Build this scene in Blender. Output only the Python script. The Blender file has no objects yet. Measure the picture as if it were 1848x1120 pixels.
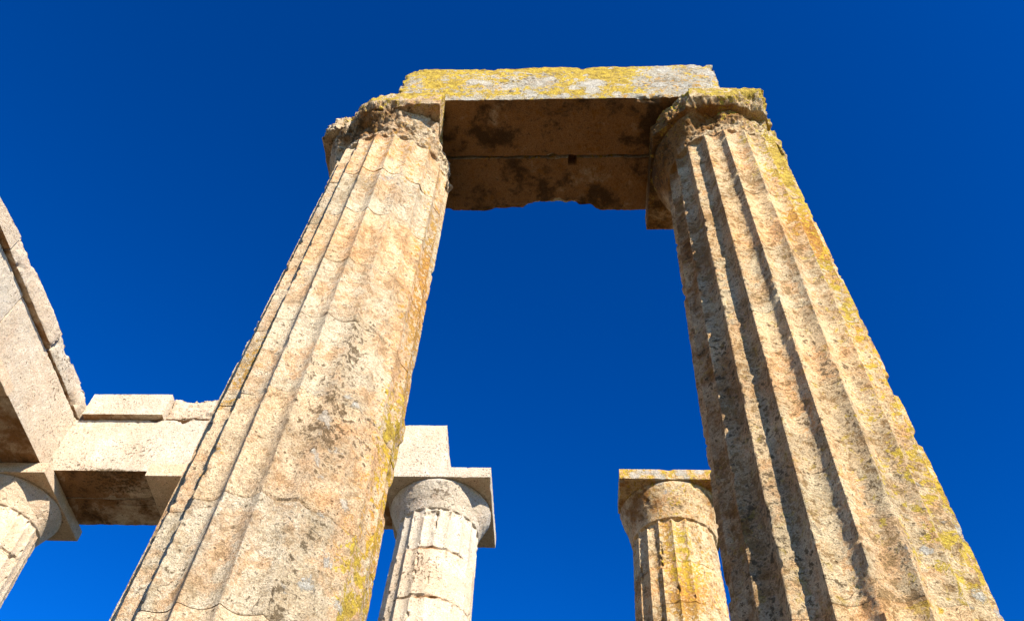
import bpy, math
import numpy as np
from mathutils import Matrix

# ------------------------------------------------------------------ basics
sc = bpy.context.scene
COL = sc.collection
R = math.radians
EYE = 1.5                       # camera height above the temple floor
S = 3.75                        # axial spacing of the columns
ZF = 9.715 + EYE                # underside of the beam over the near pair
ZB = 9.926 + EYE                # underside of the beams over the far row
YB = 6.206                      # far row, metres behind the near pair
XC, XR = -1.910, 1.713          # far row columns seen left and right of the opening
XH, XK = XC - S, XC - S - 3.33  # far row: column behind the near left one, corner column
SUN_AZ, SUN_EL = 36.0, 30.0     # sun: behind the camera, to the right, low

def hash3(x, y, z, seed):
    h = (x.astype(np.uint32) * np.uint32(374761393)) ^ (y.astype(np.uint32) * np.uint32(668265263)) \
        ^ (z.astype(np.uint32) * np.uint32(2147483647 - 1274126177 % 2147483647)) ^ np.uint32((seed * 97531 + 1013) & 0xffffffff)
    h = (h ^ (h >> np.uint32(13))) * np.uint32(1274126177)
    h = (h ^ (h >> np.uint32(16))) * np.uint32(2246822519)
    h = h ^ (h >> np.uint32(15))
    return (h & np.uint32(0xffffff)).astype(np.float32) / np.float32(0xffffff)

def vnoise(P, seed=0):
    P = np.asarray(P, dtype=np.float64)
    f = np.floor(P); t = (P - f).astype(np.float32)
    i = f.astype(np.int64)
    t = t * t * t * (t * (t * 6 - 15) + 10)
    x, y, z = i[:, 0], i[:, 1], i[:, 2]
    tx, ty, tz = t[:, 0], t[:, 1], t[:, 2]
    def c(a, b, d): return hash3(x + a, y + b, z + d, seed)
    x00 = c(0, 0, 0) * (1 - tx) + c(1, 0, 0) * tx
    x10 = c(0, 1, 0) * (1 - tx) + c(1, 1, 0) * tx
    x01 = c(0, 0, 1) * (1 - tx) + c(1, 0, 1) * tx
    x11 = c(0, 1, 1) * (1 - tx) + c(1, 1, 1) * tx
    return ((x00 * (1 - ty) + x10 * ty) * (1 - tz) + (x01 * (1 - ty) + x11 * ty) * tz) * 2 - 1

ROT = np.array([[0.36, 0.48, -0.8], [-0.8, 0.6, 0.0], [0.48, 0.64, 0.6]])
def fbm(P, scale, octv=3, gain=0.5, seed=0):
    o = np.zeros(len(P)); a = 1.0; n = 0.0
    Q = np.asarray(P) @ ROT.T * scale
    for k in range(octv):
        o += a * vnoise(Q + 17.3 * k, seed + k); n += a
        a *= gain; Q = Q @ ROT.T * 2.03
    return o / n * 1.6

def sstep(a, b, x):
    t = np.clip((x - a) / (b - a), 0, 1); return t * t * (3 - 2 * t)

def mesh_obj(name, V, F4, F3, mat, parent=None, loc=None, stain=None, sharp=38):
    me = bpy.data.meshes.new(name)
    n4, n3 = len(F4), len(F3)
    me.vertices.add(len(V)); me.vertices.foreach_set('co', np.ascontiguousarray(V, dtype=np.float32).ravel())
    loops = np.concatenate([np.asarray(F4, dtype=np.int32).reshape(-1), np.asarray(F3, dtype=np.int32).reshape(-1)])
    me.loops.add(len(loops)); me.loops.foreach_set('vertex_index', loops)
    me.polygons.add(n4 + n3)
    st = np.concatenate([np.arange(n4) * 4, n4 * 4 + np.arange(n3) * 3]).astype(np.int32)
    me.polygons.foreach_set('loop_start', st)
    me.polygons.foreach_set('use_smooth', np.ones(n4 + n3, dtype=bool))
    me.update(calc_edges=True)
    me.validate()
    if sharp: me.set_sharp_from_angle(angle=R(sharp))
    if stain is not None:
        for nm, arr in (('stain', stain[:, :4]), ('growth', stain[:, 4:8])):
            a = me.attributes.new(nm, 'FLOAT_COLOR', 'POINT')
            a.data.foreach_set('color', np.ascontiguousarray(np.clip(arr, 0, 2), dtype=np.float32).ravel())
    me.materials.append(mat)
    o = bpy.data.objects.new(name, me); COL.objects.link(o)
    if parent is not None: o.parent = parent
    if loc is not None: o.location = loc
    return o

def tag(o, label=None, cat=None, group=None, kind=None):
    if label and not kind: kind = 'thing'
    for k, v in (('label', label), ('category', cat), ('group', group), ('kind', kind)):
        if v: o[k] = v
    return o

def empty(name, loc):
    o = bpy.data.objects.new(name, None); COL.objects.link(o); o.location = loc
    o.empty_display_size = 0.3
    return o

# ------------------------------------------------------------------ materials
class NT:
    def __init__(s, name):
        s.m = bpy.data.materials.new(name); s.m.use_nodes = True
        s.t = s.m.node_tree; s.b = s.t.nodes['Principled BSDF']
        s.geo = s.t.nodes.new('ShaderNodeTexCoord').outputs['Object']
    def link(s, a, b):
        if isinstance(a, (int, float)): b.default_value = a
        elif isinstance(a, tuple): b.default_value = (*a, 1) if len(a) == 3 else a
        else: s.t.links.new(a, b)
    def math(s, op, a, b=0.0, c=None, clamp=False):
        n = s.t.nodes.new('ShaderNodeMath'); n.operation = op; n.use_clamp = clamp
        s.link(a, n.inputs[0]); s.link(b, n.inputs[1])
        if c is not None: s.link(c, n.inputs[2])
        return n.outputs[0]
    def noise(s, scale, det=4, rough=0.55, dist=0.0, off=0.0, stretch=None):
        v = s.geo
        if off or stretch:
            mp = s.t.nodes.new('ShaderNodeMapping'); s.link(v, mp.inputs['Vector'])
            mp.inputs['Location'].default_value = (off, off * 1.7, off * .6)
            if stretch: mp.inputs['Scale'].default_value = stretch
            v = mp.outputs[0]
        n = s.t.nodes.new('ShaderNodeTexNoise'); s.link(v, n.inputs['Vector'])
        n.inputs['Scale'].default_value = scale; n.inputs['Detail'].default_value = det
        n.inputs['Roughness'].default_value = rough; n.inputs['Distortion'].default_value = dist
        return n.outputs['Fac']
    def voro(s, scale, feature='F1', rnd=1.0):
        n = s.t.nodes.new('ShaderNodeTexVoronoi'); n.feature = feature
        s.link(s.geo, n.inputs['Vector']); n.inputs['Scale'].default_value = scale
        n.inputs['Randomness'].default_value = rnd
        return n.outputs['Distance']
    def ramp(s, f, lo, hi, a=0.0, b=1.0, smooth=True):
        n = s.t.nodes.new('ShaderNodeMapRange'); n.interpolation_type = 'SMOOTHSTEP' if smooth else 'LINEAR'
        s.link(f, n.inputs['Value'])
        for k, v in zip(('From Min', 'From Max', 'To Min', 'To Max'), (lo, hi, a, b)): n.inputs[k].default_value = v
        return n.outputs['Result']
    def mix(s, f, a, b, mode='MIX'):
        n = s.t.nodes.new('ShaderNodeMix'); n.data_type = 'RGBA'; n.blend_type = mode
        s.link(f, n.inputs[0]); s.link(a, n.inputs[6]); s.link(b, n.inputs[7])
        return n.outputs[2]
    def attr(s, name):
        n = s.t.nodes.new('ShaderNodeAttribute'); n.attribute_name = name
        sp = s.t.nodes.new('ShaderNodeSeparateColor'); s.t.links.new(n.outputs['Color'], sp.inputs[0])
        return sp.outputs[0], sp.outputs[1], sp.outputs[2], n.outputs['Alpha']
    def bump(s, h, dist, strength=1.0, prev=None):
        n = s.t.nodes.new('ShaderNodeBump'); n.inputs['Distance'].default_value = dist
        n.inputs['Strength'].default_value = strength; s.link(h, n.inputs['Height'])
        if prev is not None: s.link(prev, n.inputs['Normal'])
        return n.outputs[0]

def stone(name, cream, peach, grey, speck=1.0, pits=1.0, bump=1.0, peach_amt=0.5, grey_amt=0.5, grime=.9, patch=.4, holes=.25, crack=1.0):
    k = NT(name)
    big = k.noise(0.9, 5, 0.6, 0.4)
    med = k.noise(3.4, 7, 0.65, 0.3, off=5.1)
    med2 = k.noise(5.5, 8, 0.7, 0.5, off=11.7)
    fine = k.noise(19, 8, 0.72, 0.2, off=2.2)
    grain = k.noise(85, 5, 0.75, off=7.9)
    ye, orr, dk, pe = k.attr('stain')
    wh, ru, sh, no = k.attr('growth')
    tone = k.math('ADD', k.math('MULTIPLY', med2, .42), k.math('MULTIPLY', fine, .58))
    tone = k.math('ADD', k.math('MULTIPLY', k.math('SUBTRACT', tone, .5), speck), .5)
    lo, hi = (cream[0] * .52, cream[1] * .44, cream[2] * .34), (cream[0] * 1.28, cream[1] * 1.32, cream[2] * 1.40)
    base = k.mix(k.ramp(med, .62 - .2 * peach_amt, .80 - .2 * peach_amt), cream, peach)
    base = k.mix(k.math('MULTIPLY', k.ramp(k.math('ADD', k.math('MULTIPLY', big, .5), k.math('MULTIPLY', med2, .5)), .44, .60), grey_amt), base, grey)
    c = base
    # fresh peach-coloured scars
    pm = k.ramp(k.math('ADD', pe, k.math('MULTIPLY', k.math('SUBTRACT', med2, .5), 1.8)), .35, .75)
    c = k.mix(k.math('MULTIPLY', pm, .8), c, (peach[0] * 1.08, peach[1] * 1.0, peach[2] * .92))
    # pale crusts above, brown weathering below
    fl = k.ramp(fine, 0.50, 0.64)
    wsh = k.math('ADD', tone, k.math('MULTIPLY', k.math('SUBTRACT', k.noise(1.7, 6, .7, .6, off=51.0), .5), patch))
    c = k.mix(k.math('MULTIPLY', k.ramp(wsh, .505, .575), .9), c, hi)
    c = k.mix(k.math('MULTIPLY', k.ramp(wsh, .478, .41), grime), c, lo)
    # russet patina, also tinting painted shade and bounce light
    rm = k.ramp(k.math('ADD', ru, k.math('MULTIPLY', k.math('SUBTRACT', med, .5), 1.6)), .25, .75)
    c = k.mix(k.math('MULTIPLY', rm, .85), c, (.205, .082, .008))
    # soft dark staining, also carrying painted shade
    sm = k.ramp(k.math('ADD', sh, k.math('MULTIPLY', k.math('SUBTRACT', k.math('ADD', k.math('MULTIPLY', med, .6), k.math('MULTIPLY', fine, .4)), .5), 2.4)), .30, .72)
    c = k.mix(k.math('MULTIPLY', sm, .85), c, (.036, .020, .008))
    # dark biofilm, and a little painted shade
    nz = k.math('ADD', k.math('MULTIPLY', fine, .70), k.math('ADD', k.math('MULTIPLY', med2, .20), k.math('MULTIPLY', grain, .20)))
    dm = k.ramp(k.math('ADD', dk, k.math('MULTIPLY', k.math('SUBTRACT', nz, .55), 6.5)), .42, .74)
    c = k.mix(k.math('MULTIPLY', dm, .88), c, (.085, .053, .022))
    # lichens
    l1 = k.noise(15, 8, .75, .6, off=21.0)
    l2 = k.noise(7, 8, .72, .8, off=31.0)
    om = k.math('MULTIPLY', k.ramp(k.math('ADD', orr, k.math('MULTIPLY', k.math('SUBTRACT', l1, .5), 4.8)), .42, .56), k.ramp(orr, .01, .12))
    c = k.mix(k.math('MULTIPLY', om, .9), c, k.mix(k.ramp(l1, .42, .6), (.27, .115, .012), (.47, .26, .045)))
    ym = k.math('MULTIPLY', k.ramp(k.math('ADD', ye, k.math('MULTIPLY', k.math('SUBTRACT', k.math('ADD', k.math('MULTIPLY', l2, .5), k.math('MULTIPLY', l1, .5)), .5), 6.0)), .40, .53), k.ramp(ye, .01, .12))
    c = k.mix(k.math('MULTIPLY', ym, .9), c, k.mix(k.ramp(l1, .4, .62), (.29, .185, .010), (.54, .385, .045)))
    wm = k.math('MULTIPLY', k.ramp(wh, .01, .12), k.ramp(k.math('ADD', wh, k.math('MULTIPLY', k.math('ADD', k.math('SUBTRACT', .36, k.voro(4.5)), k.math('MULTIPLY', k.math('SUBTRACT', l1, .5), 1.3)), 1.5)), .44, .54))
    c = k.mix(k.math('MULTIPLY', wm, .9), c, k.mix(fl, (.40, .37, .31), (.56, .52, .44)))
    # each stone its own warmth
    c = k.mix(1.0, c, k.mix(k.math('ADD', no, k.math('MULTIPLY', k.math('SUBTRACT', big, .5), 1.2), clamp=True), (1.08, .99, .88), (.93, .96, .97)), 'MULTIPLY')
    # value grain and pits
    pit = k.ramp(k.voro(34), .05, .20)
    pit2 = k.ramp(k.math('ADD', k.voro(13), k.math('MULTIPLY', fine, .35)), .20, .34)
    hol = k.math('MULTIPLY', k.ramp(k.math('ADD', k.voro(21), k.math('MULTIPLY', k.math('SUBTRACT', fine, .5), .8)), .24, .12), k.ramp(k.noise(2.6, 4, .6, .5, off=61.0), .50, .62))
    c = k.mix(k.math('MULTIPLY', hol, .8 * holes), c, (.10, .068, .036))
    # hairline cracks, open only here and there
    cn = k.t.nodes.new('ShaderNodeTexNoise'); k.link(k.geo, cn.inputs['Vector']); cn.inputs['Scale'].default_value = 3.0; cn.inputs['Detail'].default_value = 5
    cv = k.t.nodes.new('ShaderNodeVectorMath'); cv.operation = 'MULTIPLY_ADD'
    k.link(cn.outputs['Color'], cv.inputs[0]); cv.inputs[1].default_value = (.45, .45, .45); k.link(k.geo, cv.inputs[2])
    ve = k.t.nodes.new('ShaderNodeTexVoronoi'); ve.feature = 'DISTANCE_TO_EDGE'; ve.inputs['Scale'].default_value = 1.7; k.link(cv.outputs[0], ve.inputs['Vector'])
    ck = k.math('MULTIPLY', k.ramp(ve.outputs['Distance'], .0075, .002), k.ramp(k.noise(2.3, 5, .65, off=71.0), .535, .63))
    ck = k.math('MULTIPLY', ck, crack)
    c = k.mix(k.math('MULTIPLY', ck, .6), c, (.085, .055, .03))
    c = k.mix(1.0, c, k.mix(k.ramp(grain, .32, .68), (.60, .57, .54), (1.24, 1.22, 1.2)), 'MULTIPLY')
    c = k.mix(k.math('MULTIPLY', k.math('SUBTRACT', 1.0, pit2), .42 * pits), c, (.09, .058, .03))
    k.link(c, k.b.inputs['Base Color'])
    k.b.inputs['Roughness'].default_value = 0.92
    k.b.inputs['Specular IOR Level'].default_value = 0.15
    h = k.math('ADD', k.math('MULTIPLY', fine, 1.0), k.math('MULTIPLY', grain, .32))
    h = k.math('ADD', h, k.math('MULTIPLY', pit2, .35 * pits))
    h = k.math('ADD', h, k.math('MULTIPLY', pit, .12 * pits))
    h = k.math('ADD', h, k.math('MULTIPLY', wm, .10))
    h = k.math('SUBTRACT', h, k.math('MULTIPLY', hol, .4 * holes))
    h = k.math('SUBTRACT', h, k.math('MULTIPLY', ck, .25))
    n = k.bump(h, 0.045 * bump, 0.95)
    k.link(n, k.b.inputs['Normal'])
    return k.m

M_OLD = stone('old_limestone', (.52, .405, .26), (.60, .375, .20), (.42, .355, .26), speck=1.2, peach_amt=.95, grime=.62, patch=.6)
M_RIGHT = stone('stained_limestone', (.54, .40, .225), (.62, .36, .165), (.40, .315, .20), speck=1.35, peach_amt=.9, grey_amt=.5, grime=.95, patch=.55)
M_BEAM = stone('lichen_limestone', (.40, .355, .265), (.37, .30, .20), (.36, .34, .29), speck=1.0, bump=.8, peach_amt=.2)
M_PALE = stone('pale_limestone', (.55, .46, .345), (.56, .425, .31), (.50, .425, .325), speck=.8, pits=1.0, bump=.6, peach_amt=.6, grey_amt=.3, grime=.36, patch=.3, holes=1.0, crack=.6)

# ------------------------------------------------------------------ columns
ALIAS = {'yellow': 0, 'orange': 1, 'dark': 2, 'peach': 3, 'white': 4, 'rust_tone': 5, 'stain_shade': 6}

def stain_field(P, th, z, base, spots, seed):
    """eight channels per vertex: lichens, biofilm, scars, crusts and some painted shade, at their own places on the stone"""
    A = np.zeros((len(P), 8))
    for ch, v in base.items():
        A[:, ALIAS[ch]] += v
    warp = fbm(P, 2.2, 3, .55, seed + 300) * .9
    for ch, t0, z0, rt, rz, s in spots:
        d = (th - t0 + 180) % 360 - 180
        q = (d / rt) ** 2 + ((z - z0) / rz) ** 2
        A[:, ALIAS[ch]] += s * np.exp(-q * (1 + .5 * warp)) * (1 + .35 * warp)
    return A

def grid_faces(nr, nt):
    i = np.arange(nr - 1)[:, None]; j = np.arange(nt)[None, :]; jn = (j + 1) % nt
    return np.stack([i * nt + j, i * nt + jn, (i + 1) * nt + jn, (i + 1) * nt + j], -1).reshape(-1, 4)

def caps(nr, nt, nv):
    j = np.arange(nt); jn = (j + 1) % nt; top = (nr - 1) * nt
    bot = np.stack([np.full(nt, nv), jn, j], -1)
    tp = np.stack([np.full(nt, nv + 1), top + j, top + jn], -1)
    return np.concatenate([bot, tp])

class Column:
    def __init__(s, x, y, rb, rt, zt, seed, mat, **kw):
        s.x, s.y, s.rb, s.rt, s.zt, s.seed, s.mat = x, y, rb, rt, zt, seed, mat
        s.nt = kw.get('nt', 400); s.dz = kw.get('dz', .02); s.fine_from = kw.get('fine_from', 3.5)
        s.depth = kw.get('depth', .05); s.wear = kw.get('wear', lambda t, z: 0 * t + .1)
        s.rough = kw.get('rough', 1.0); s.base = kw.get('base', {}); s.spots = kw.get('spots', [])
        s.gouges = kw.get('gouges', []); s.phase = kw.get('phase', 0.0)
        s.chip = kw.get('chip', 1.0); s.joint = kw.get('joint', 1.0); s.gap = kw.get('gap', .0012); s.lump = kw.get('lump', 1.0); s.step = kw.get('step', .004)
    def rad(s, z):
        return s.rb + (s.rt - s.rb) * (z - EYE + 1.6) / (s.zt - EYE + 1.6)
    def surface(s, th, z, fl, dseed=0, z0=None, z1=None):
        """radius of the fluted, weathered shaft at angle th (degrees from -Y towards +X) and height z"""
        tr = np.radians(th); rr = s.rad(z)
        P = np.stack([rr * np.sin(tr), -rr * np.cos(tr), z], -1)
        w = np.clip(s.wear(th, z) + .04 * fbm(P, 1.6, 2, .5, s.seed + 9), 0, 1)
        ph = (th + s.phase) / 18.0
        u = (ph - np.floor(ph)) * 2 - 1
        f = 1 - u * u                                # 0 on the arris, 1 in the hollow
        D = s.depth * rr / .75 * (1 - .82 * w)
        r = rr - fl * (D * f + .35 * w * s.depth)
        ar = (1 - f) ** 3
        ch = np.clip(fbm(P, 7.0, 3, .55, s.seed + 20) - .10, 0, 1)
        r -= fl * s.chip * ar * (.016 * sstep(.25, .6, ch) * 3 + .004 * w) * (1 - .6 * w) * 1.5
        r += s.rough * (s.lump * .009 * fbm(P, .8, 2, .5, s.seed + 1) + s.lump * .0036 * fbm(P, 5.0, 3, .6, s.seed + 2) * (.6 + w)
                        + .0040 * fbm(P, 24.0, 3, .6, s.seed + 3))
        pk = np.clip(fbm(P, 11.0, 3, .6, s.seed + 31) - .55, 0, 1)
        r -= s.rough * .022 * pk
        if z0 is not None:                           # the drum's worn top and bottom edges
            e = np.minimum(z - z0, z1 - z)
            n = fbm(P, 4.5, 3, .6, s.seed + 40 + dseed)
            r -= s.rough * s.joint * (.012 * sstep(-.45, .5, fbm(P, 2.2, 3, .6, s.seed + 47 + dseed)) * np.exp(-e / .006) + .03 * np.clip(n - .5, 0, 1) * np.exp(-e / .05))
            r += s.step * math.sin(dseed * 12.7)
        for t0, zz, rt_, rz, dep in s.gouges:
            d = (th - t0 + 180) % 360 - 180
            q = (d / rt_) ** 2 + ((z - zz) / rz) ** 2
            r -= dep * sstep(1.3, .55, q + .55 * fbm(P, 6.0, 3, .6, s.seed + 60))
        return r
    def build(s, name, label, group, joints, cap):
        root = empty(name, (s.x, s.y, 0)); tag(root, label, 'column', group)
        th1 = np.arange(s.nt) * 360.0 / s.nt
        for k in range(len(joints) - 1):
            z0, z1 = joints[k] + s.gap, joints[k + 1] - s.gap
            dz = s.dz if z1 > s.fine_from else .06
            n = max(4, int((z1 - z0) / dz))
            zz = np.concatenate([[z0, z0 + .004, z0 + .010], np.linspace(z0 + .02, z1 - .02, n), [z1 - .010, z1 - .004, z1]])
            th, z = np.meshgrid(th1, zz); th = th.ravel(); z = z.ravel()
            r = s.surface(th, z, 1.0, k, z0, z1)
            s.finish('drum', th, z, r, len(zz), s.nt, root, k)
        cap(s, root)
        return root
    def finish(s, name, th, z, r, nr, nt, parent, k=0, capz=True, extra=None, sharp=40):
        tr = np.radians(th)
        V = np.stack([r * np.sin(tr), -r * np.cos(tr), z], -1)
        A = stain_field(V, th, z, s.base, s.spots, s.seed)
        if extra is not None: A += extra
        A[:, 7] = .5 + .5 * math.sin(s.seed * 3.1 + k * 2.37)
        nv = len(V)
        V = np.concatenate([V, [[0, 0, z[0]], [0, 0, z[-1]]]]); A = np.concatenate([A, A[[0, -1]]])
        return mesh_obj(name, V, grid_faces(nr, nt), caps(nr, nt, nv), s.mat, parent, None, A, sharp)

def capital(col, root, neck, ann, ab_z, half, cuts=(), rough=1.0, over=.01, ech_r=None, nt=None, pin=None, cave=0.0, cave_th=0.0, ring=None, rings=1.0, ech_cuts=()):
    """echinus with its fluted neck and neck rings, and a square abacus on it, broken along the given planes"""
    nt = nt or col.nt
    zt = col.zt; th1 = np.arange(nt) * 360.0 / nt
    ech_r = ech_r or half - .015
    def limit(th, z, r0, cuts=cuts):
        tr = np.radians(th); lim = np.full(len(th), 9.0)
        P = np.stack([r0 * np.sin(tr), -r0 * np.cos(tr), z], -1)
        for i, (nx, ny, nz, d, amp) in enumerate(cuts):
            n = fbm(P, 2.6, 4, .6, col.seed + 70 + i)
            n = amp * (.45 * n + .75 * np.floor(n * 3.5) / 3.5 + .30 * fbm(P, 15, 3, .6, col.seed + 80 + i))
            den = nx * np.sin(tr) - ny * np.cos(tr)
            l = (d + n - nz * (z - zt)) / np.maximum(den, 1e-3)
            lim = np.where(den > .05, np.minimum(lim, np.maximum(l, .30)), lim)
        return lim
    # echinus: fluted neck, a flare with rings cut in it, then the cushion up to the abacus
    ring = ring or ann + .42 * (ab_z - ann)
    zz = np.unique(np.concatenate([np.linspace(neck + .0012, ann - .03, max(4, int((ann - neck) / col.dz))), np.linspace(ann - .03, ann + .01, 8),
                         np.linspace(ring - .07, ring, 30), np.arange(ann + .01, ab_z - .02, col.dz * .7), [ab_z - .012, ab_z - .005, ab_z + .004]]))
    th, z = np.meshgrid(th1, zz); th = th.ravel(); z = z.ravel()
    ra = col.rad(ann)
    t = np.clip((z - ann) / (ab_z - ann), 0, 1)
    prof = ra + (ech_r - ra) * (.80 * t + .45 * t ** 2 - .25 * t ** 4)
    prof = np.where(t > .90, prof - ((t - .90) / .1) ** 2 * .022, prof)
    gr = (z > ring - .066) * (z < ring)
    prof = prof - gr * rings * .0025 * (np.cos((z - ring) / .022 * 2 * math.pi) > 0)
    tr = np.radians(th); P = np.stack([prof * np.sin(tr), -prof * np.cos(tr), z], -1)
    dmg = rough * (.010 * fbm(P, 2.0, 3, .55, col.seed + 90) + .005 * fbm(P, 12.0, 3, .6, col.seed + 91))
    dmg -= rough * .05 * np.clip(fbm(P, 6.0, 4, .6, col.seed + 92) - .5, 0, 1)
    if cave:
        d = (th - cave_th + 180) % 360 - 180
        dmg -= cave * np.exp(-(d / 48) ** 2) * sstep(ann - .03, ann + .05, z) * (.4 + np.clip(fbm(P, 5.5, 4, .62, col.seed + 94), -.4, 1.2))
    sh_ = col.surface(th, np.minimum(z, ann), 1.0)
    k = sstep(ann - .012, ann + .012, z)
    r = sh_ * (1 - k) + (prof + dmg) * k
    fl_ = ra - .02 + .05 * fbm(P, 4.5, 4, .6, col.seed + 93) - .05 * np.clip(fbm(P, 9.0, 3, .6, col.seed + 98), 0, 1)
    r = np.where(z < ann - .01, r, np.minimum(r, np.maximum(limit(th, z, r, list(cuts) + list(ech_cuts)), fl_)))
    ech = col.finish('capital', th, z, r, len(zz), nt, root, extra=pin(th, z, r) if pin else None)
    # abacus
    fr = [.45, .6, .72, .82, .9, .95, .98, .993]
    lay = int(max(4, (zt - ab_z) / (col.dz * 1.2)))
    rows = [(f, 0.0) for f in fr] + [(1.0, v) for v in np.concatenate([[.004, .012], np.linspace(.03, (zt - ab_z) - .03, lay), [(zt - ab_z) - .012, (zt - ab_z) - .004]])] \
        + [(f, zt - ab_z) for f in fr[::-1]]
    f = np.repeat([a for a, b in rows], nt); z = np.repeat([b for a, b in rows], nt) + ab_z
    th = np.tile(th1, len(rows)); tr = np.radians(th)
    sq = half / np.maximum(np.abs(np.sin(tr)), np.abs(np.cos(tr)))
    P = np.stack([sq * f * np.sin(tr), -sq * f * np.cos(tr), z], -1)
    e = np.minimum(z - ab_z, zt - z)
    sq = sq - .006 * np.exp(-e / .006) - rough * .05 * np.clip(fbm(P, 5.0, 3, .6, col.seed + 95) - .4, 0, 1) * np.exp(-e / .05) \
        + rough * .004 * fbm(P, 9, 3, .6, col.seed + 96)
    r = f * np.minimum(sq, limit(th, z, sq))
    z = z + rough * np.where((f < 1) & (z < ab_z + .01), .004 * fbm(P, 9, 3, .6, col.seed + 97), 0)
    ztop = np.where((f < 1) & (z > zt - .01), -.003 - over * .5 + 0 * z, 0)
    col.finish('abacus', th, z + ztop, r, len(rows), nt, ech, extra=pin(th, z, r) if pin else None, sharp=32)

def J(*a): return [v + EYE if v > -EYE + .001 else 0.0 for v in a]

# --- near left column
def wear_left(t, z):
    d = (t + 180) % 360 - 180
    return .0 + .38 * sstep(18, 55, d) * sstep(ZF - 1.0, ZF - 5.0, z) + .42 * sstep(8, 45, d) 
left_spots = [
    ('dark', 31, 4.50 + EYE, 18, .42, .62), ('white', 33, 4.55 + EYE, 14, .3, .28), ('white', 33, 4.40 + EYE, 12, .30, .22), ('dark', 33, 5.36 + EYE, 9, .30, .60),
    ('dark', 58, 4.6 + EYE, 7, .35, .45), ('dark', 34, 3.0 + EYE, 6, .5, .62), ('dark', 46, 3.05 + EYE, 6, .25, .45), ('dark', 40, 3.6 + EYE, 6, .2, .45),
    ('orange', 80, 7.3 + EYE, 17, 1.1, .60), ('orange', 92, 6.0 + EYE, 18, 1.2, .45), ('orange', 92, 3.9 + EYE, 24, 1.5, .45), ('orange', 20, 8.6 + EYE, 45, .6, .22),
    ('yellow', 80, 4.9 + EYE, 15, .45, .55), ('yellow', 92, 4.2 + EYE, 18, .8, .45), ('yellow', 74, 3.35 + EYE, 12, .4, .55),
    ('yellow', 66, 3.1 + EYE, 8, .5, .2), ('orange', -38, 5.15 + EYE, 8, .4, .5), ('orange', -30, 4.1 + EYE, 8, .3, .15),
    ('peach', 5, 8.7 + EYE, 40, .7, .45), ('peach', 62, 6.8 + EYE, 26, 1.4, .5), ('peach', 45, 7.0 + EYE, 12, .4, .4), ('peach', -20, 6.0 + EYE, 14, .35, .45), ('peach', 60, 3.6 + EYE, 20, .7, .35), ('rust_tone', 15, 9.0 + EYE, 60, .22, .28),
    ('peach', 70, 5.3 + EYE, 18, .9, .5), ('white', 50, 3.4 + EYE, 16, .8, .28), ('white', 20, 8.1 + EYE, 22, .6, .18),
    ('white', 75, 9.3 + EYE, 30, .30, .4), ('dark', 78, 9.25 + EYE, 25, .25, .3), ('dark', -40, 9.35 + EYE, 35, .25, .45), ('rust_tone', -20, 9.32 + EYE, 45, .2, .6), ('stain_shade', -55, 9.4 + EYE, 35, .3, .35), ('rust_tone', 30, 9.5 + EYE, 20, .15, .3),
    ('yellow', 14, 9.70 + EYE, 60, .2, .8), ('dark', -5, 9.45 + EYE, 30, .18, .25)]
c = Column(-S / 2, 0, .832, .634, ZF, 11, M_OLD, nt=560, dz=.0125, fine_from=2.1 + EYE, depth=.074, wear=wear_left, rough=.7, chip=.22, joint=1.0, step=.007, gap=.002, lump=.6,
           base={'peach': .06, 'orange': .02, 'rust_tone': .0}, spots=left_spots, phase=8.0,
           gouges=[(24, 3.765 + EYE, 12, .016, .016), (28, 4.50 + EYE, 16, .28, .012), (90, 5.15 + EYE, 14, .20, -.022), (98, 4.45 + EYE, 14, .18, .02)])
c.build('doric_column', 'near left column, its flutes worn smooth on the right, with a dark stain', 'columns still standing',
        J(-EYE, -.6, .3, 1.15, 2.0, 2.93, 3.75, 4.75, 5.65, 6.48, 7.37, 8.22, 9.03),
        lambda s, root: capital(s, root, 9.03 + EYE, 9.05 + EYE, ZF - .30, .82,
                                cuts=[(1, .11, 0, .50, .03), (-.555, -.83, .05, .77, .09), (-.15, -.74, -.65, .73, .06)], rings=.3, rough=1.5, cave=.04, cave_th=-5, ech_cuts=[(.10, -.80, -.58, .90, .08)]))

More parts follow.
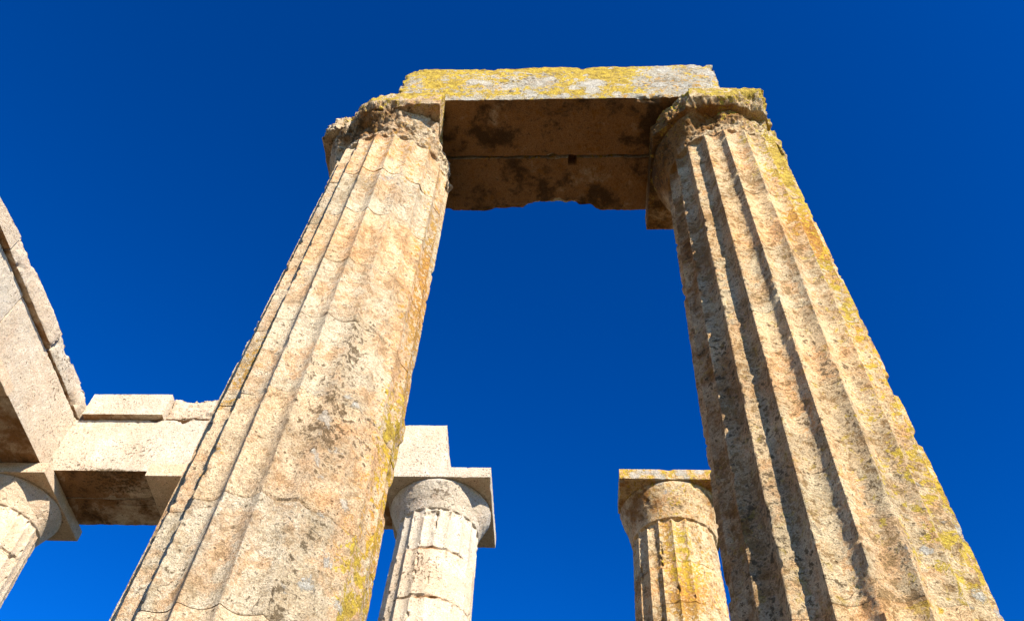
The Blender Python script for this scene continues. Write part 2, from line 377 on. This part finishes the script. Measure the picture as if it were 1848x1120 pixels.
# --- near right column
def wear_right(t, z):
    d = (t + 180) % 360 - 180
    return .0 + .35 * sstep(30, 70, d)
right_spots = [
    ('orange', 27, 7.2 + EYE, 14, .28, .62), ('orange', 40, 7.0 + EYE, 10, .5, .55), ('yellow', 48, 8.8 + EYE, 28, .8, .62), ('yellow', 44, 7.9 + EYE, 22, .8, .40),
    ('orange', 52, 5.6 + EYE, 18, 1.3, .38), ('orange', 52, 7.0 + EYE, 16, 1.0, .4), ('yellow', 56, 4.6 + EYE, 24, 1.6, .38), ('yellow', 48, 6.4 + EYE, 16, .7, .30), ('yellow', 40, 3.4 + EYE, 30, 1.0, .16),
    ('dark', 4, 5.2 + EYE, 6, .6, 0.26), ('dark', 20, 5.3 + EYE, 5, .5, 0.22), ('dark', 22, 4.2 + EYE, 5, .8, 0.25), ('dark', 3, 4.1 + EYE, 5, .8, 0.22),
    ('dark', 8, 3.4 + EYE, 8, .35, 0.26), ('dark', -15, 3.9 + EYE, 8, .5, 0.22), ('dark', -34, 4.0 + EYE, 8, 1.8, 0.22), ('dark', -52, 4.8 + EYE, 14, 2.0, 0.21),
    ('dark', -30, 6.2 + EYE, 7, 1.0, 0.20), ('dark', -62, 3.2 + EYE, 14, 1.0, 0.21), ('dark', 38, 4.6 + EYE, 6, .6, 0.22), ('dark', -10, 5.0 + EYE, 6, .3, 0.17),
    ('peach', -17, 4.66 + EYE, 8, .34, .9), ('peach', -6, 3.85 + EYE, 8, .40, .9), ('peach', -8, 6.4 + EYE, 10, .5, .5), ('peach', 12, 5.9 + EYE, 8, .4, .5), ('peach', 25, 3.6 + EYE, 8, .4, .5), ('peach', 14, 4.9 + EYE, 6, .25, .55), ('peach', 15, 4.3 + EYE, 6, .3, .45),
    ('peach', -18, 3.3 + EYE, 6, .2, .5), ('peach', -36, 4.86 + EYE, 6, .4, .4), ('white', 30, 3.2 + EYE, 30, .8, .15), ('white', 60, 3.3 + EYE, 20, 1.2, .30),
    ('rust_tone', 5, 9.32 + EYE, 45, .16, .55), ('stain_shade', -100, 9.5 + EYE, 60, .4, .5), ('rust_tone', -90, 9.4 + EYE, 70, .5, .8), ('dark', -70, 9.35 + EYE, 30, .3, 0.22), ('white', 30, 9.40 + EYE, 14, .2, .4), ('yellow', 10, 9.68 + EYE, 60, .22, .8), ('dark', -80, 6 + EYE, 34, 6, 0.16), ('stain_shade', -85, 6 + EYE, 34, 6, .30), ('rust_tone', -78, 6 + EYE, 34, 6, .46), ('dark', -45, 5 + EYE, 14, 4, 0.07)]  # left flutes and capital's left side: shade painted darker, over some real biofilm
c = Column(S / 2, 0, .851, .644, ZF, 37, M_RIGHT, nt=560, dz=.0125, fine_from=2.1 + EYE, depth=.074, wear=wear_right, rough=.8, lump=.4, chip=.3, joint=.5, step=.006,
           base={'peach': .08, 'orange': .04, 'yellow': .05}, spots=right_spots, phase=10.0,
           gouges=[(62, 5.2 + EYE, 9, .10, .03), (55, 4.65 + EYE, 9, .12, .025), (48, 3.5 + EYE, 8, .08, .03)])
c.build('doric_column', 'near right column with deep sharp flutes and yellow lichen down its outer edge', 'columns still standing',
        J(-EYE, -.55, .4, 1.3, 2.15, 3.06, 4.03, 4.83, 5.76, 6.68, 7.65, 8.4, 9.02),
        lambda s, root: capital(s, root, 9.02 + EYE, 9.04 + EYE, ZF - .30, .825,
                                cuts=[(-.78, -.625, 0, .865, .05), (.943, -.33, -.12, .625, .05), (.1, -.75, -.66, .745, .05)], rough=1.2, cave=.03, cave_th=8, ech_cuts=[(.15, -.80, -.58, .66, .05)]))

# --- far row
def wear_pale(t, z):
    return .15 + .35 * (np.sin(z * 3.1) > .3)
pale_base = {'peach': .08}
c = Column(XC, YB, .818, .619, ZB, 53, M_PALE, nt=400, dz=.022, fine_from=6.0 + EYE, depth=.045, rough=.55, step=.008,
           wear=lambda t, z: .10 + .75 * ((z > 7.70 + EYE) & (z < 8.53 + EYE)) * sstep(-25, 5, (t + 180) % 360 - 180) + .6 * sstep(7.7 + EYE, 7.6 + EYE, z) * sstep(-20, 10, (t + 180) % 360 - 180),
           base=pale_base, phase=12.0,
           spots=[('dark', -12, 8.15 + EYE, 14, .35, .45), ('dark', -38, 7.9 + EYE, 9, .5, .45), ('rust_tone', 5, 8.52 + EYE, 60, .03, .55), ('rust_tone', 5, 7.68 + EYE, 60, .03, .55),
                  ('dark', 5, 9.5 + EYE, 16, .16, .5), ('dark', 12, 8.1 + EYE, 18, .3, .36), ('peach', 30, 8.9 + EYE, 15, .15, .4), ('rust_tone', 0, 9.55 + EYE, 40, .15, .25)],
           gouges=[(-2, 9.16 + EYE, 12, .07, .04), (40, 8.52 + EYE, 12, .03, .03), (-10, 7.68 + EYE, 30, .025, .03), (10, 8.53 + EYE, 25, .02, .025)])
c.build('doric_column', 'pale restored column with a whole square capital, just right of the near left column', 'columns still standing',
        J(-EYE, -.5, .5, 1.5, 2.5, 3.4, 4.3, 5.1, 6.0, 6.85, 7.68, 8.53),
        lambda s, root: capital(s, root, 8.53 + EYE, 9.27 + EYE, ZB - .21, .825, rough=.65))
c = Column(XR, YB, .818, .619, ZB, 71, M_RIGHT, nt=400, dz=.022, fine_from=6.0 + EYE, depth=.055, rough=.9, wear=lambda t, z: .08 + .55 * sstep(2, 30, (t + 180) % 360 - 180),
           base={'peach': .12, 'orange': .05}, phase=8.0,
           spots=[('yellow', -1, 8.85 + EYE, 10, .35, .55), ('yellow', -8, 8.2 + EYE, 16, .4, .42), ('yellow', 10, 8.2 + EYE, 14, .4, .45), ('orange', -18, 8.7 + EYE, 9, .5, .6),
                  ('orange', -10, 7.65 + EYE, 18, .35, .5), ('orange', 8, 7.5 + EYE, 16, .5, .36), ('orange', 30, 8.2 + EYE, 30, .8, .25), ('rust_tone', -45, 9.5 + EYE, 30, .25, .8), ('rust_tone', 45, 9.5 + EYE, 24, .25, .65),
                  ('white', 0, 9.55 + EYE, 18, .16, .5), ('yellow', 0, 9.5 + EYE, 18, .14, .3), ('dark', 2, 9.32 + EYE, 10, .06, .6),
                  ('orange', -5, ZB - .08, 25, .14, .6), ('white', 0, ZB - .08, 90, .14, .7), ('yellow', -35, ZB - .08, 40, .14, .5), ('yellow', 35, ZB - .08, 25, .14, .45), ('orange', 0, 8.4 + EYE, 25, .8, .2), ('peach', 25, 8.5 + EYE, 14, .7, .35)],
           gouges=[(2, 9.16 + EYE, 10, .05, .03)])
c.build('doric_column', 'far column with orange and yellow lichen, its capital carrying no beam', 'columns still standing',
        J(-EYE, -.5, .5, 1.5, 2.5, 3.4, 4.3, 5.1, 6.0, 6.85, 7.67, 8.35, 9.03),
        lambda s, root: capital(s, root, 9.03 + EYE, 9.14 + EYE, ZB - .20, .825, cuts=[(-.7, .7, 0, .56, .05)], rough=.9))
c = Column(XH, YB, .818, .619, ZB, 89, M_PALE, nt=320, dz=.03, fine_from=7.5 + EYE, depth=.045, rough=.5, base=pale_base, phase=4.0, spots=[('peach', 0, ZB - .1, 60, .2, 1.0)])
c.build('doric_column', 'pale column hidden behind the near left column, only its capital edge showing', 'columns still standing',
        J(-EYE, -.5, .5, 1.5, 2.5, 3.4, 4.3, 5.1, 6.0, 6.85, 7.68, 8.53),
        lambda s, root: capital(s, root, 8.53 + EYE, 9.27 + EYE, ZB - .27, .84, rough=.3, ech_r=.665))
c = Column(XK, YB, .818, .619, ZB, 97, M_PALE, nt=400, dz=.022, fine_from=6.0 + EYE, depth=.045, rough=.55, base=pale_base, phase=1.0,
           wear=lambda t, z: .2 + .3 * sstep(30, 60, t), gouges=[(85, 8.62 + EYE, 10, .07, .04), (68, 8.6 + EYE, 14, .03, .03)],
           spots=[('peach', 50, 9.0 + EYE, 30, .4, .25), ('rust_tone', 40, 9.55 + EYE, 60, .15, .15)])
c.build('doric_column', 'pale corner column at the lower left, where two rows of beams meet', 'columns still standing',
        J(-EYE, -.5, .5, 1.5, 2.5, 3.4, 4.3, 5.1, 6.0, 6.85, 7.68, 8.60),
        lambda s, root: capital(s, root, 8.60 + EYE, 9.27 + EYE, ZB - .21, .825, rough=.3))
YN = YB - 3.24
c = Column(XK, YN, .818, .619, ZB, 103, M_PALE, nt=320, dz=.03, fine_from=8 + EYE, depth=.045, rough=.5, base=pale_base, phase=1.0,
           spots=[('peach', 90, ZB - .1, 60, .2, .5)])
c.build('doric_column', 'pale side column beyond the left edge, only a peach-coloured capital corner showing', 'columns still standing',
        J(-EYE, -.5, .5, 1.5, 2.5, 3.4, 4.3, 5.1, 6.0, 6.85, 7.68, 8.60),
        lambda s, root: capital(s, root, 8.60 + EYE, 9.27 + EYE, ZB - .21, .825, rough=.3))

# ------------------------------------------------------------------ beams and blocks
def axis_coords(L, res):
    n = max(3, int(L / res)); e = [0, .006, .016]
    return np.concatenate([e, np.linspace(.035, L - .035, n), [L - .016, L - .006, L]])

def block(name, x0, x1, y0, y1, z0, z1, mat, seed, label, group, cat='stone beam', res=.03, edge=.007, chip=.09, chip_t=.38, rough=.007,
          cuts=(), dents=(), stain=None, push=None):
    """a quarried block with worn edges; cuts are broken-off planes, dents are local losses, all in world space"""
    X, Y, Z = axis_coords(x1 - x0, res), axis_coords(y1 - y0, res), axis_coords(z1 - z0, res)
    nx, ny, nz = len(X), len(Y), len(Z)
    idx = np.full((nx, ny, nz), -1, dtype=np.int64)
    m = np.zeros((nx, ny, nz), bool); m[[0, -1]] = 1; m[:, [0, -1]] = 1; m[:, :, [0, -1]] = 1
    idx[m] = np.arange(m.sum())
    ii, jj, kk = np.nonzero(m)
    P = np.stack([X[ii] + x0, Y[jj] + y0, Z[kk] + z0], -1)
    F = []
    def q(a, b, c_, d): F.append(np.stack([a, b, c_, d], -1).reshape(-1, 4))
    for s_, i in ((1, -1), (0, 0)):
        g = idx[i]; t = (g[:-1, :-1], g[1:, :-1], g[1:, 1:], g[:-1, 1:]); q(*(t if s_ else t[::-1]))
        g = idx[:, i]; t = (g[:-1, :-1], g[1:, :-1], g[1:, 1:], g[:-1, 1:]); q(*(t[::-1] if s_ else t))
        g = idx[:, :, i]; t = (g[:-1, :-1], g[1:, :-1], g[1:, 1:], g[:-1, 1:]); q(*(t if s_ else t[::-1]))
    F = np.concatenate(F)
    lo = P - [x0, y0, z0]; hi = np.array([x1, y1, z1]) - P
    d = np.minimum(lo, hi); sg = np.where(hi < lo, 1.0, -1.0)
    on = (d < 1e-9)
    nrm = sg * on; nrm /= np.linalg.norm(nrm, axis=1, keepdims=True)
    face = nrm.copy()
    amt = edge * np.exp(-d / .012) + 0
    n1 = fbm(P, 4.0, 4, .6, seed + 1)
    amt = amt + (chip * np.clip(n1 - chip_t, 0, 1))[:, None] * np.exp(-d / .07)
    two = np.sort(d, axis=1)[:, 1]
    wv = np.exp(-two / .08)[:, None]                 # only near an edge
    Q = P - sg * amt * wv
    Q += nrm * (rough * (fbm(P, 2.5, 3, .55, seed + 2) + .7 * fbm(P, 14, 3, .6, seed + 3)))[:, None]
    for i, (px, py, pz, nx_, ny_, nz_, amp) in enumerate(cuts):
        n = np.array([nx_, ny_, nz_]) / math.sqrt(nx_ ** 2 + ny_ ** 2 + nz_ ** 2)
        s_ = (Q - [px, py, pz]) @ n - amp * (fbm(P, 3.5, 4, .6, seed + 30 + i))
        Q -= n * np.maximum(s_, 0)[:, None]
    for i, (px, py, pz, rx, ry, rz, dx, dy, dz_) in enumerate(dents):
        g = (((P - [px, py, pz]) / [rx, ry, rz]) ** 2).sum(1)
        k = sstep(1.25, .45, g + .45 * fbm(P, 6, 3, .6, seed + 50 + i))
        Q += k[:, None] * np.array([dx, dy, dz_])
    if push is not None: Q = push(P, Q)
    A = stain(P, face) if stain else np.zeros((len(P), 8))
    A[:, 7] = .55 + .25 * math.sin(seed * 1.7)
    org = np.array([(x0 + x1) / 2, (y0 + y1) / 2, z0])
    o = mesh_obj(name, Q - org, F, np.zeros((0, 3)), mat, None, tuple(org), A, 34)
    tag(o, label, cat, group)
    return o

W1 = .726
# front and rear beams over the near pair
def beam_stain(P, n):
    A = np.zeros((len(P), 8))
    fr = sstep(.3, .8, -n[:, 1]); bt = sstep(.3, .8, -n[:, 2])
    b = fbm(P, 1.3, 4, .6, 501); w = fbm(P, 2.6, 3, .5, 503)
    x = P[:, 0]
    A[:, 0] = fr * (.64 + .34 * b - .45 * sstep(.75, 1.25, x) - .30 * sstep(-1.35, -1.75, x) * sstep(ZF + .75, ZF + .45, P[:, 2])
                    - .55 * sstep(ZF + .16, ZF + .02, P[:, 2])
                    + .35 * sstep(ZF + .75, ZF + .93, P[:, 2]))
    A[:, 1] = fr * (.26 + .22 * fbm(P, 2.0, 3, .6, 507) + .12 * sstep(.3, .9, x) * sstep(1.5, 1.0, x))
    A[:, 4] = fr * (.20 + .42 * w + .14 * sstep(.6, 1.4, x) + .25 * sstep(ZF + .25, ZF + .02, P[:, 2]))
    A[:, 2] = fr * np.clip(.20 + .25 * fbm(P, 3.0, 3, .6, 509), 0, 1) + 0
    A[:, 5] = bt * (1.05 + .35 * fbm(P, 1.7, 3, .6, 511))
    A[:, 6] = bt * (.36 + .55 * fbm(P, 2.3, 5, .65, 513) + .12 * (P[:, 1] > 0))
    for (cx, cz, rx, rz, s) in ((-.22, ZF + .52, .20, .16, .75), (.40, ZF + .40, .14, .22, .7), (1.05, ZF + .42, .26, .17, .55), (-.62, ZF + .40, .16, .10, .35), (-.35, ZF + .1, .2, .08, .4)):
        g = np.exp(-((x - cx) / rx) ** 2 - ((P[:, 2] - cz) / rz) ** 2)
        A[:, 4] += fr * s * g; A[:, 0] -= fr * s * g * .8
    return np.clip(A, 0, 2)

def lewis(P, Q):
    # the small square lifting notch cut in the beam's lower edge, beside the joint
    a = (np.abs(P[:, 0] - .16) < .042) & (P[:, 1] < .10) & (P[:, 2] < ZF + .06)
    Q = Q.copy(); Q[a, 2] += .14; Q[a & (P[:, 1] < .02), 1] += .012
    return Q
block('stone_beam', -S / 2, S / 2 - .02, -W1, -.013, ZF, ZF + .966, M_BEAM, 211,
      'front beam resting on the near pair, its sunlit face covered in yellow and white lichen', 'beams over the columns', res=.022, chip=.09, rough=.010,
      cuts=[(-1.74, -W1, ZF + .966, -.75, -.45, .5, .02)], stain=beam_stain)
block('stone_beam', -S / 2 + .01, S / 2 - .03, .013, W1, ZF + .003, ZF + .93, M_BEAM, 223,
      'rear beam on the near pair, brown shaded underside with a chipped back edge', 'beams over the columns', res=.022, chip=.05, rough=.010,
      dents=[(-.10, W1, ZF, .30, .16, .25, 0, -.09, .04), (.20, W1, ZF, .28, .12, .2, 0, -.06, .03), (-.55, W1, ZF, .3, .08, .2, 0, -.03, .02)], stain=beam_stain, push=lewis)

# far row and its return towards the camera on the left
WB = .656
HB = 1.20
def pale_stain(P, n):
    A = np.zeros((len(P), 8))
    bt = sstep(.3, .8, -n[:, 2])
    A[:, 3] = .10 + .15 * fbm(P, .9, 3, .6, 601)
    A[:, 5] = bt * (.66 + .25 * fbm(P, 1.3, 3, .6, 603))  # russet undersides: patina, plus warm bounce light painted under the upper course
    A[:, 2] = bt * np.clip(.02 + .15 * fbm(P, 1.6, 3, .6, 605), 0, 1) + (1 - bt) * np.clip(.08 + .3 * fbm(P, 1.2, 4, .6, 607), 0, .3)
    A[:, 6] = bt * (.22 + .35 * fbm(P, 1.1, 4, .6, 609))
    # a dark growth along the lower front edge of the beam next to the corner
    g = np.exp(-((P[:, 0] + 7.2) / .55) ** 2 - ((P[:, 2] - ZB) / .05) ** 2) * (P[:, 1] < YB - WB + .5)
    A[:, 2] += .55 * g
    g = np.exp(-((P[:, 0] + 7.0) / .5) ** 2 - ((P[:, 1] - YB - .08) / .12) ** 2) * bt
    A[:, 2] += .25 * g
    return np.clip(A, 0, 2)
G = 'beams over the columns'
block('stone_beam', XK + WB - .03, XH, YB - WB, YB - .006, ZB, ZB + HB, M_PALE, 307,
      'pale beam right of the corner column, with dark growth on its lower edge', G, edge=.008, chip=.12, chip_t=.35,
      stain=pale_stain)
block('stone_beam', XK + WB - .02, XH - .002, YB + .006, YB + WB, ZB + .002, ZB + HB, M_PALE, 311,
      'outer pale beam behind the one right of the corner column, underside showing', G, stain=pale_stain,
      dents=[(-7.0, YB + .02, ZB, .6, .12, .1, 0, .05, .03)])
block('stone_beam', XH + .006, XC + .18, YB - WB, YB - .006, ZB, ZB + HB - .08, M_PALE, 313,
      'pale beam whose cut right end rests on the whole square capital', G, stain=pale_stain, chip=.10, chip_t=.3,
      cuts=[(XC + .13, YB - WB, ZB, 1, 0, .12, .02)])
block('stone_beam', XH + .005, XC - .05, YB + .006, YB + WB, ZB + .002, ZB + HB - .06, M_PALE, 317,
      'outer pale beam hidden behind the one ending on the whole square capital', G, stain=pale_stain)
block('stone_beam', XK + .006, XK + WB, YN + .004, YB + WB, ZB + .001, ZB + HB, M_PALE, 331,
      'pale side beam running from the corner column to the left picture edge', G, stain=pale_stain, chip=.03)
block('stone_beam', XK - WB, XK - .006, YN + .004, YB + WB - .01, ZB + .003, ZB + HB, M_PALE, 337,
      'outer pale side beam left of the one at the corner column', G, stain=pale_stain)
block('stone_beam', XK + .006, XK + WB + .004, YN - 3.3, YN - .004, ZB + .001, ZB + HB, M_PALE, 341,
      'pale side beam nearest the viewer, cut by the left picture edge', G, stain=pale_stain, chip=.03)

# upper course above those beams
G2 = 'blocks of the upper course'
zu = ZB + HB + .004
block('course_block', XK + WB + .13, XK + 2.20, YB - WB - .12, YB + .3, zu, zu + .52, M_PALE, 401,
      'smooth pale block with a straight projecting lower edge, on the beam beside the corner', G2, 'stone block', edge=.004, chip=.02, rough=.002, stain=pale_stain)
block('course_block', XK + 2.21, XK + 5.6, YB - WB - .02, YB + .3, zu, zu + .53, M_PALE, 409,
      'rough pale block with a weathered top, partly hidden by the near left column', G2, 'stone block', edge=.03, chip=.2, chip_t=.1, rough=.03, stain=pale_stain)
block('course_block', XK - .2, XK + WB + .05, YB - WB - 1.50, YB + .3, zu, zu + .45, M_PALE, 419,
      'ragged pale block at the inner corner of the upper course, its top crumbling', G2, 'stone block', edge=.03, chip=.12, chip_t=.15, rough=.010, stain=pale_stain,
      cuts=[(XK + WB, YB - WB - .2, zu + .42, .5, .35, .7, .05)])
block('course_block', XK - .2, XK + WB + .10, YB - WB - 3.42, YB - WB - 1.506, zu, zu + .42, M_PALE, 421,
      'long pale block of the side course, rough and grey at its upper end', G2, 'stone block', edge=.02, chip=.10, chip_t=.2, rough=.010, stain=pale_stain,
      cuts=[(XK, 3.8, zu + .42, 0, -.04, 1, .012)])
block('course_block', XK - .2, XK + WB + .11, YB - WB - 5.2, YB - WB - 3.43, zu, zu + .35, M_PALE, 431,
      'smooth sharp-cornered block at the top of the side course, on the left picture edge', G2, 'stone block', edge=.006, chip=.05, rough=.004, stain=pale_stain,
      cuts=[(XK, 2.1, zu + .34, 0, -.12, 1, .02)])

# ------------------------------------------------------------------ ground
def ground_mat(name, a, b, scale):
    k = NT(name)
    n1 = k.noise(scale, 7, .65, .3); n2 = k.noise(scale * 14, 6, .7, off=3.0)
    c_ = k.mix(k.ramp(n1, .35, .65), a, b)
    c_ = k.mix(1.0, c_, k.mix(k.ramp(n2, .3, .7), (.7, .7, .7), (1.2, 1.2, 1.2)), 'MULTIPLY')
    k.link(c_, k.b.inputs['Base Color']); k.b.inputs['Roughness'].default_value = .95
    k.link(k.bump(n2, .03), k.b.inputs['Normal'])
    return k.m
def sheet(name, x0, x1, y0, y1, z, mat, hole=None):
    V = [(x0, y0, z), (x1, y0, z), (x1, y1, z), (x0, y1, z)]
    o = mesh_obj(name, np.array(V, float), np.array([[0, 1, 2, 3]]), np.zeros((0, 3)), mat)
    return tag(o, kind='structure')
sheet('ground', -3000, 3000, -3000, 3000, -1.2, ground_mat('dry_earth', (.12, .085, .042), (.07, .068, .026), .4))
# the stepped platform the temple stands on
def platform():
    V, F = [], []
    def box(x0, x1, y0, y1, z0, z1):
        b = len(V); V.extend([(x0, y0, z0), (x1, y0, z0), (x1, y1, z0), (x0, y1, z0), (x0, y0, z1), (x1, y0, z1), (x1, y1, z1), (x0, y1, z1)])
        F.extend([[b, b + 3, b + 2, b + 1], [b + 4, b + 5, b + 6, b + 7], [b, b + 1, b + 5, b + 4], [b + 1, b + 2, b + 6, b + 5], [b + 2, b + 3, b + 7, b + 6], [b + 3, b, b + 4, b + 7]])
    xm = (XK - .1) * -1
    for i in range(3):
        g = .45 * (2 - i)
        box(XK - 1.0 - g, xm + 1.0 + g, -30 - g, YB + 1.0 + g, -1.2 + .4 * i - (.05 if i == 0 else 0), -1.2 + .4 * (i + 1) - (.0 if i < 2 else .003))
    o = mesh_obj('temple_floor', np.array(V, float), np.array(F), np.zeros((0, 3)), ground_mat('floor_limestone', (.15, .105, .058), (.10, .07, .04), .8))
    tag(o, kind='structure')
platform()

# ------------------------------------------------------------------ light
w = bpy.data.worlds.new('World'); sc.world = w; w.use_nodes = True
nt = w.node_tree; bg = nt.nodes['Background']
sky = nt.nodes.new('ShaderNodeTexSky'); sky.sky_type = 'NISHITA'; sky.sun_disc = False
sky.sun_elevation = R(SUN_EL); sky.sun_rotation = R(180 - SUN_AZ)
sky.altitude = 300; sky.air_density = 1.0; sky.dust_density = 0.0; sky.ozone_density = 6.0
hs = nt.nodes.new('ShaderNodeHueSaturation'); hs.inputs['Saturation'].default_value = 1.27; hs.inputs['Hue'].default_value = .497
hs.inputs['Value'].default_value = .43
gm = nt.nodes.new('ShaderNodeGamma'); gm.inputs['Gamma'].default_value = 1.45
mu = nt.nodes.new('ShaderNodeVectorMath'); mu.operation = 'SCALE'; mu.inputs['Scale'].default_value = 2.4
nt.links.new(sky.outputs[0], hs.inputs['Color']); nt.links.new(hs.outputs[0], gm.inputs['Color'])
nt.links.new(gm.outputs[0], mu.inputs[0]); nt.links.new(mu.outputs[0], bg.inputs['Color'])
bg.inputs['Strength'].default_value = 0.075
sun = bpy.data.lights.new('sun', 'SUN'); sun.energy = 4.8; sun.angle = R(.5); sun.color = (1.0, .945, .85)
so = bpy.data.objects.new('sun', sun); COL.objects.link(so)
az, el = R(SUN_AZ), R(SUN_EL)
dz_ = np.array([math.sin(az) * math.cos(el), -math.cos(az) * math.cos(el), math.sin(el)])
xx = np.cross([0, 0, 1], dz_); xx /= np.linalg.norm(xx); yy = np.cross(dz_, xx)
so.matrix_world = Matrix([[xx[0], yy[0], dz_[0], 20], [xx[1], yy[1], dz_[1], -30], [xx[2], yy[2], dz_[2], 30], [0, 0, 0, 1]])

# ------------------------------------------------------------------ camera
pi_, ya, ro = 0.9420, -0.10743, 0.08655
fw = np.array([math.sin(ya) * math.cos(pi_), math.cos(ya) * math.cos(pi_), math.sin(pi_)])
r0 = np.array([math.cos(ya), -math.sin(ya), 0]); u0 = np.cross(r0, fw)
r1 = math.cos(ro) * r0 + math.sin(ro) * u0; u1 = -math.sin(ro) * r0 + math.cos(ro) * u0
cam = bpy.data.cameras.new('camera'); cam.sensor_width = 36; cam.lens = 1635.035 / 1848 * 36; cam.clip_end = 10000; cam.clip_start = .05
co = bpy.data.objects.new('camera', cam); COL.objects.link(co)
co.matrix_world = Matrix([[r1[0], u1[0], -fw[0], .1259], [r1[1], u1[1], -fw[1], -4.7961], [r1[2], u1[2], -fw[2], EYE], [0, 0, 0, 1]])
sc.camera = co

vs = sc.view_settings; sc.display_settings.display_device = 'sRGB'
vs.view_transform = 'Standard'; vs.look = 'None'; vs.gamma = 1; vs.use_curve_mapping = False; vs.exposure = 1.30
sc.cycles.max_bounces = 8; sc.cycles.diffuse_bounces = 5
